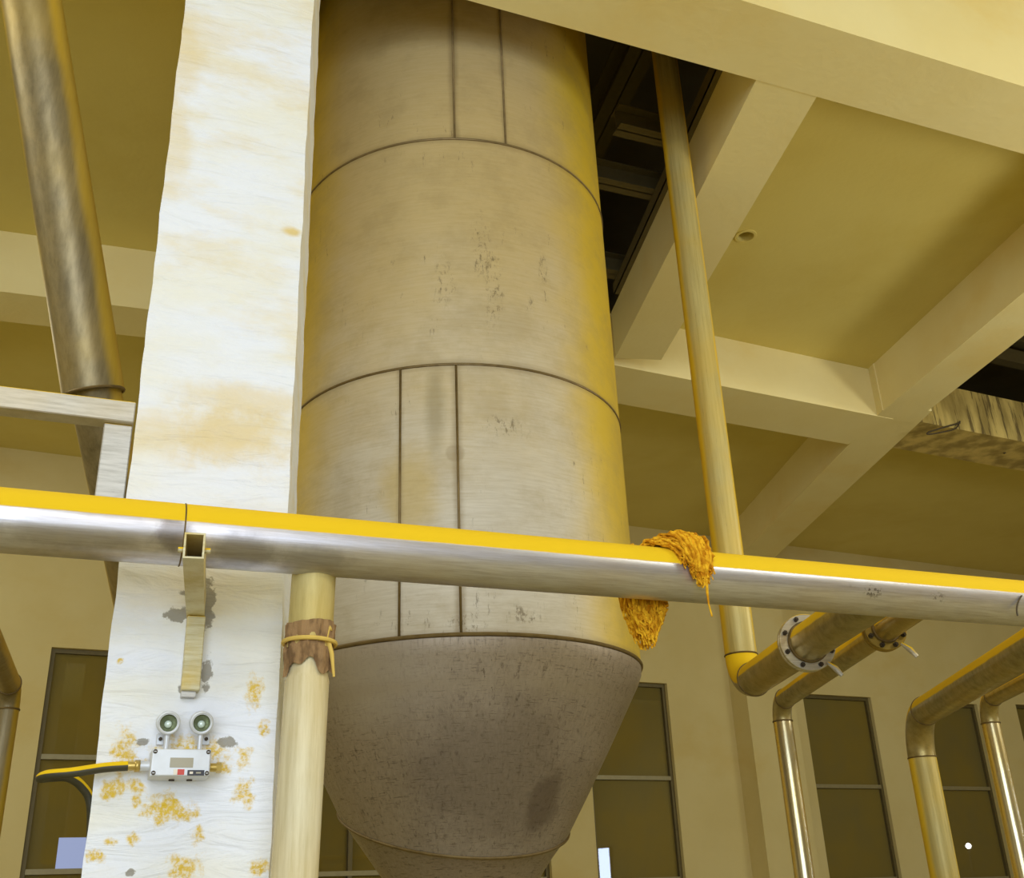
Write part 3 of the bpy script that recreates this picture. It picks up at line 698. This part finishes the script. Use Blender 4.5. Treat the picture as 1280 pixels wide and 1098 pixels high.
# ------------------------------------------------------------------ emergency light on the column
M['alu'] = plain('cast_aluminium', lin(214, 216, 222), .42, .25, .12)
M['lens'] = plain('lamp_reflector', lin(176, 178, 150), .15, .7)
M['bulb'] = plain('lamp_bulb', lin(226, 244, 240), .08, .2, 0)
M['window_plate'] = plain('grey_display', lin(168, 160, 138), .3)
M['red'] = plain('red_label', lin(206, 74, 62), .5, 0, .3)
M['white'] = plain('white_label', lin(236, 226, 212), .5)
M['black'] = plain('black_label', lin(52, 52, 62), .5, 0, .1)
M['brass'] = plain('brass_gland', lin(200, 172, 96), .35, .6)
e0, e1 = colpt(188.5, 974), colpt(263, 974)
ED = .125
lidp = CP + N * (ED + .008)
e0, e1 = onplane(188.5, 955, lidp, N), onplane(263.5, 955, lidp, N)
ew = (e1 - e0).dot(U); ez0 = onplane(226, 971, lidp, N).z; ez1 = onplane(226, 936, lidp, N).z
ec = CP + U * ((e0 + e1) / 2 - CP).dot(U); ec.z = ez0
em = root('emergency_light', ec, 'grey twin-headed emergency light box mounted on the column', 'emergency light')
def E_(a, dpt, z): return Vector((ec.x, ec.y, 0)) + U * a + N * dpt + Z * z
hw = ew / 2
bm = B(); obox(bm, E_(-hw, .012, ez0), U * ew, N * (ED - .012), Z * (ez1 - ez0)); part('housing', bevelled(bm, .006, 3), M['alu'], em)
bm = B(); obox(bm, E_(-hw + .003, ED - .001, ez0 + .003), U * (ew - .006), N * .009, Z * (ez1 - ez0 - .006)); part('lid', bevelled(bm, .003, 2), M['alu'], em)
for sx_ in (-1, 1):
    for sz in (0, 1):
        c = E_(sx_ * (hw - .011), ED + .007, ez0 + .011 + sz * (ez1 - ez0 - .022))
        bm = B(); tube(bm, [c, c + N * .004], .0075, 12); scw = part('screw', bm, M['bolt'], em)
        bm = B(); obox(bm, c + N * .004 - U * .004 - Z * .001, U * .008, N * .001, Z * .002); part('slot', bm, M['alu'], scw)
def elabel(name, p0, p1, mat, th=.002):
    a, b = colpt(*p0), colpt(*p1); s_a, s_b = (a - ec).dot(U), (b - ec).dot(U)
    # the lid sits proud of the wall: carry the sight lines to its face
    pl = Vector((ec.x, ec.y, 0)) + N * (ED + .008)
    a, b = onplane(*p0, pl, N), onplane(*p1, pl, N); s_a, s_b = (a - ec).dot(U), (b - ec).dot(U)
    bm = B(); obox(bm, E_(s_a, ED + .008, b.z), U * (s_b - s_a), N * th, Z * (a.z - b.z)); return part(name, bm, mat, em)
elabel('display', (213, 947.5), (241, 960), M['window_plate'])
elabel('white_sticker', (217, 962), (222, 969), M['white'])
elabel('red_sticker', (222, 962), (230, 969), M['red'], .0024)
elabel('black_nameplate', (234.5, 963), (255, 970), M['black'])
elabel('nameplate_print', (237, 965), (241, 968), M['white'], .0028); elabel('nameplate_print', (245, 965.5), (251, 967.5), M['window_plate'], .0028)
for hx, hy in ((210.5, 904), (252, 904)):
    pl = Vector((ec.x, ec.y, 0)) + N * .085
    hcn = onplane(hx, hy, pl, N); fwd = (Vector((0, 0, EYE)) - hcn).normalized(); fwd = (N * .9 + Vector((fwd.x, fwd.y, 0)) * .2 - Z * .22).normalized()
    R = .041
    hd = part('lamp_head', disc(B(), hcn - fwd * .03, fwd, R, .04, R * .72, 40), M['alu'], em)
    bm = B(); x = fwd.orthogonal().normalized(); y = fwd.cross(x); rows = []
    for i in range(7):
        f = i / 6; rr = R * .74 * (1 - f) + .004 * f; dp = .008 - .03 * math.sqrt(f)
        rows.append([bm.verts.new(hcn + fwd * dp + (x * math.cos(2 * math.pi * k / 32) + y * math.sin(2 * math.pi * k / 32)) * rr) for k in range(32)])
    for A_, B_ in zip(rows, rows[1:]):
        for k in range(32): q = bm.faces.new((A_[k], A_[(k + 1) % 32], B_[(k + 1) % 32], B_[k])); q.smooth = True
    bm.faces.new(rows[-1]); part('reflector', bm, M['lens'], hd)
    bm = B(); bmesh.ops.create_uvsphere(bm, u_segments=20, v_segments=12, radius=.013, matrix=Matrix.Translation(hcn - fwd * .006 - Z * .005))
    for q in bm.faces: q.smooth = True
    part('bulb', bm, M['bulb'], hd)
    part('rim', ringbead(B(), hcn + fwd * .008, fwd, R * .86, .005, 40, 8), M['alu'], hd)
    bm = B(); back = hcn - fwd * .03; tube(bm, [back + fwd * .001, back - fwd * .025], [R * .9, R * .55], 32); part('back_shell', bm, M['alu'], hd)
    bm = B(); top = hcn - fwd * .012 - Z * (R - .003); tube(bm, [top, Vector((top.x, top.y, ez1 - .005))], .0085, 14); part('stem', bm, M['alu'], em)
for sx_, px in ((-1, 200), (1, 257)):
    c = onplane(px, 926.5, CP, N); bm = B(); obox(bm, c - U * .014 - Z * .016 - N * .0, U * .028, N * .012, Z * .04); bevelled(bm, .003, 1)
    lg = part('mounting_lug', bm, M['alu'], em); bm = B(); tube(bm, [c + N * .012 + Z * .004, c + N * .02 + Z * .004], .007, 6); part('bolt', bm, M['bolt'], lg)
zc = onplane(176, 958, Vector((ec.x, ec.y, 0)) + N * .06, N).z
zc2 = onplane(276, 960, Vector((ec.x, ec.y, 0)) + N * .06, N).z
bm = B(); tube(bm, [E_(-hw + .002, .060, zc), E_(-hw - .03, .060, zc)], .017, 24); part('gland_collar', bm, M['alu'], em)
bm = B(); tube(bm, [E_(-hw - .03, .060, zc), E_(-hw - .048, .060, zc)], .020, 6); gl = part('gland', bm, M['brass'], em)
bm = B(); tube(bm, [E_(-hw - .048, .060, zc), E_(-hw - .075, .060, zc)], .015, 20); part('gland_sleeve', bm, M['brass'], gl)
bm = B(); tube(bm, [E_(hw - .002, .060, zc2), E_(hw + .045, .060, zc2)], .015, 20); tube(bm, [E_(hw + .028, .060, zc2), E_(hw + .045, .060, zc2)], .018, 6); part('plug', bm, M['brass'], em)
for k in (-.02, .04):
    bm = B(); c = E_(k, .045, ez0 + .001); tube(bm, [c, c - Z * .006], .01, 12); part('drain_plug', bm, M['bolt'], em)
# cable
def bez(P, n=40):
    P = [Vector(p) for p in P]; out = []
    Q = [P[0] * 2 - P[1]] + P + [P[-1] * 2 - P[-2]]
    for i in range(len(P) - 1):
        a, b, c, d_ = Q[i:i + 4]
        for k in range(n // (len(P) - 1)):
            t_ = k / (n // (len(P) - 1)); out.append(.5 * ((2 * b) + (c - a) * t_ + (2 * a - 5 * b + 4 * c - d_) * t_ ** 2 + (3 * b - a - 3 * c + d_) * t_ ** 3))
    return out + [P[-1]]
M['cable'] = steel('black_dusty_cable', lin(60, 58, 44), lin(40, 40, 30), film=.1, rough=.55, metal=0.0, dust_lo=.0, dust_hi=.18, dust_break=.2, streak=0)
g0 = E_(-hw - .07, .060, zc)
def epl(x, y, off): return onplane(x, y, Vector((ec.x, ec.y, 0)) + N * off, N)
cp = bez([g0, epl(130, 960, .06), epl(90, 966, .06), epl(60, 969, .03), epl(51, 973, -.03), epl(62, 972, -.10), epl(85, 972, -.14), epl(102, 983, -.17), epl(113, 1003, -.19), epl(114, 1050, -.20), epl(108, 1150, -.20)], 80)
solo('power_cable', tube(B(), cp, .0165, 14), M['cable'], 'black cable dusted yellow looping left from the emergency light', 'cable')

# ------------------------------------------------------------------ yellow yarn rag over the main pipe
t = NT('yellow_yarn'); c = t.mix(t.ramp(t.noise(34, detail=4), .35, .65), lin(242, 188, 44), lin(194, 128, 20)); M['yarn'] = t.done(c, .95, 0, .1)
rag = root('yarn_rag', pp(px_on_pipe(845)) + Z * RP, 'shaggy yellow yarn rag slung over the main pipe', 'rag')
sc = px_on_pipe(848)
def cyl(s, phi, r): return pp(s) + (Z * math.cos(phi) + PN * math.sin(phi)) * r
def strand(bm, P, r):
    n = len(P); P = [p + Vector((random.uniform(-1, 1), random.uniform(-1, 1), random.uniform(-1, 1))) * .008 for p in P]
    tube(bm, P, [r * (1 if i < n - 2 else .6) for i in range(n)], 5)
bm = B()
for i in range(420):
    lay = random.random() ** 1.2; off = random.gauss(0, 1)
    s_ = sc + max(-.15, min(.125, random.gauss(-.01, .066))); e_ = sc + .025 + (s_ - sc) * .50
    ph0 = math.radians(random.uniform(-75, 12)); dev = abs(s_ - sc) / .13
    ph1 = math.radians(random.uniform(55, 112)) * (1 - .25 * dev * (1 if s_ > sc else 1.5))
    thick = .008 + .058 * lay * (1 - .6 * dev ** 2)
    P = []
    for k in range(10):
        f = k / 9; ph = ph0 + (ph1 - ph0) * f
        P.append(cyl(s_ + (e_ - s_) * f ** 1.4 + .006 * math.sin(f * 9 + i), ph, RP + .006 + thick * (.55 + .45 * math.sin(math.pi * (.15 + .8 * f)))))
    last = P[-1]
    for k in range(1, 4): P.append(last - Z * (.014 * k * random.uniform(.6, 1.2)) + PN * random.uniform(-.002, .004))
    strand(bm, P, random.uniform(.004, .0072))
P = [cyl(sc + .03, math.radians(a), RP + .04) for a in (40, 70, 95)]; P += [P[-1] - Z * .05 * k + PU * .004 * k for k in range(1, 5)]
strand(bm, P, .006)
part('front_strands', bm, M['yarn'], rag, kind='stuff')
bm = B()
scr = px_on_pipe(826)
for i in range(330):
    s_ = scr + random.uniform(-.095, .10); dep = random.uniform(.0, .085)
    drop = random.uniform(.08, .21) * (1 - .42 * abs((s_ - scr + .01) / .10) ** 2)
    P = [cyl(s_, math.radians(a), RP + .006 + dep * .5) for a in (-28, -55, -82)]
    lo = P[-1] - PN * dep * .6; e_ = scr + (s_ - scr) * .42
    for k in range(1, 9):
        f = k / 8; P.append(Vector((lo.x, lo.y, lo.z)) + PU * ((e_ - s_) * f ** 1.5 + .006 * math.sin(7 * f + i)) - Z * (.09 * min(1, f * 4) + drop * f) + PN * .008 * math.sin(5 * f + i * 2))
    strand(bm, P, random.uniform(.004, .0072))
part('rear_strands', bm, M['yarn'], rag, kind='stuff')

# ------------------------------------------------------------------ loose wires at the right, lamp in the hall
M['wire'] = plain('dark_wire', lin(70, 56, 30), .7)
dpl = Vector((DE.x, DE.y, 0)); dn = Vector((d.y, -d.x, 0))
dbe = (Vector((DR[0], DR[1], 0)) - Vector((D1[0], D1[1], 0))).normalized(); dnn = Vector((dbe.y, -dbe.x, 0))
def onD(x, y, off=.03): return onplane(x, y, dpl + dnn * off, dnn)
solo('loose_wire', tube(B(), bez([onD(1200, 529), onD(1185, 533), onD(1162, 540), onD(1160, 543), onD(1175, 541), onD(1194, 536), onD(1200, 527)], 48), .010, 6), M['wire'], 'looped dark wire hanging below the streaked beam', 'wire')
solo('loose_wire', tube(B(), bez([onD(1255, 567, -.35), onD(1262, 563, -.35), onD(1270, 560, -.3)], 12), .010, 6), M['wire'], 'short dark wire end under the beam at the right edge', 'wire')
# pipe clip wire at the right end of the main pipe
wp = [onplane(x, y, PL + PN * (RP + .004), PN) for x, y in ((1277, 745), (1273, 752), (1271, 762), (1272, 770))]
solo('tie_wire', tube(B(), bez(wp, 18), .004, 6), M['wire'], 'thin dark tie wire on the main pipe at the right edge', 'wire')

lamp = root('high_bay_lamp', (12.6, 18.2, 2.5), 'round lamp on the right side of the hall', 'lamp')
t = NT('lamp_glow'); t.bsdf.inputs['Emission Color'].default_value = (1, .98, .9, 1); t.bsdf.inputs['Emission Strength'].default_value = 40.0
M['glow'] = t.done((1, 1, 1, 1), .3)
lp = Vector((13.0, 18.35, 2.53))
lamp.location = (lp.x, lp.y, 0)
bm = B(); bmesh.ops.create_uvsphere(bm, u_segments=20, v_segments=12, radius=.06, matrix=Matrix.Translation(lp)); part('globe', bm, M['glow'], lamp)
part('post', tube(B(), [(lp.x, lp.y, 0), (lp.x, lp.y, lp.z - .07)], .03, 16), M['galv'], lamp)
part('base', disc(B(), (lp.x, lp.y, 0), Z, .2, .03), M['galv'], lamp)
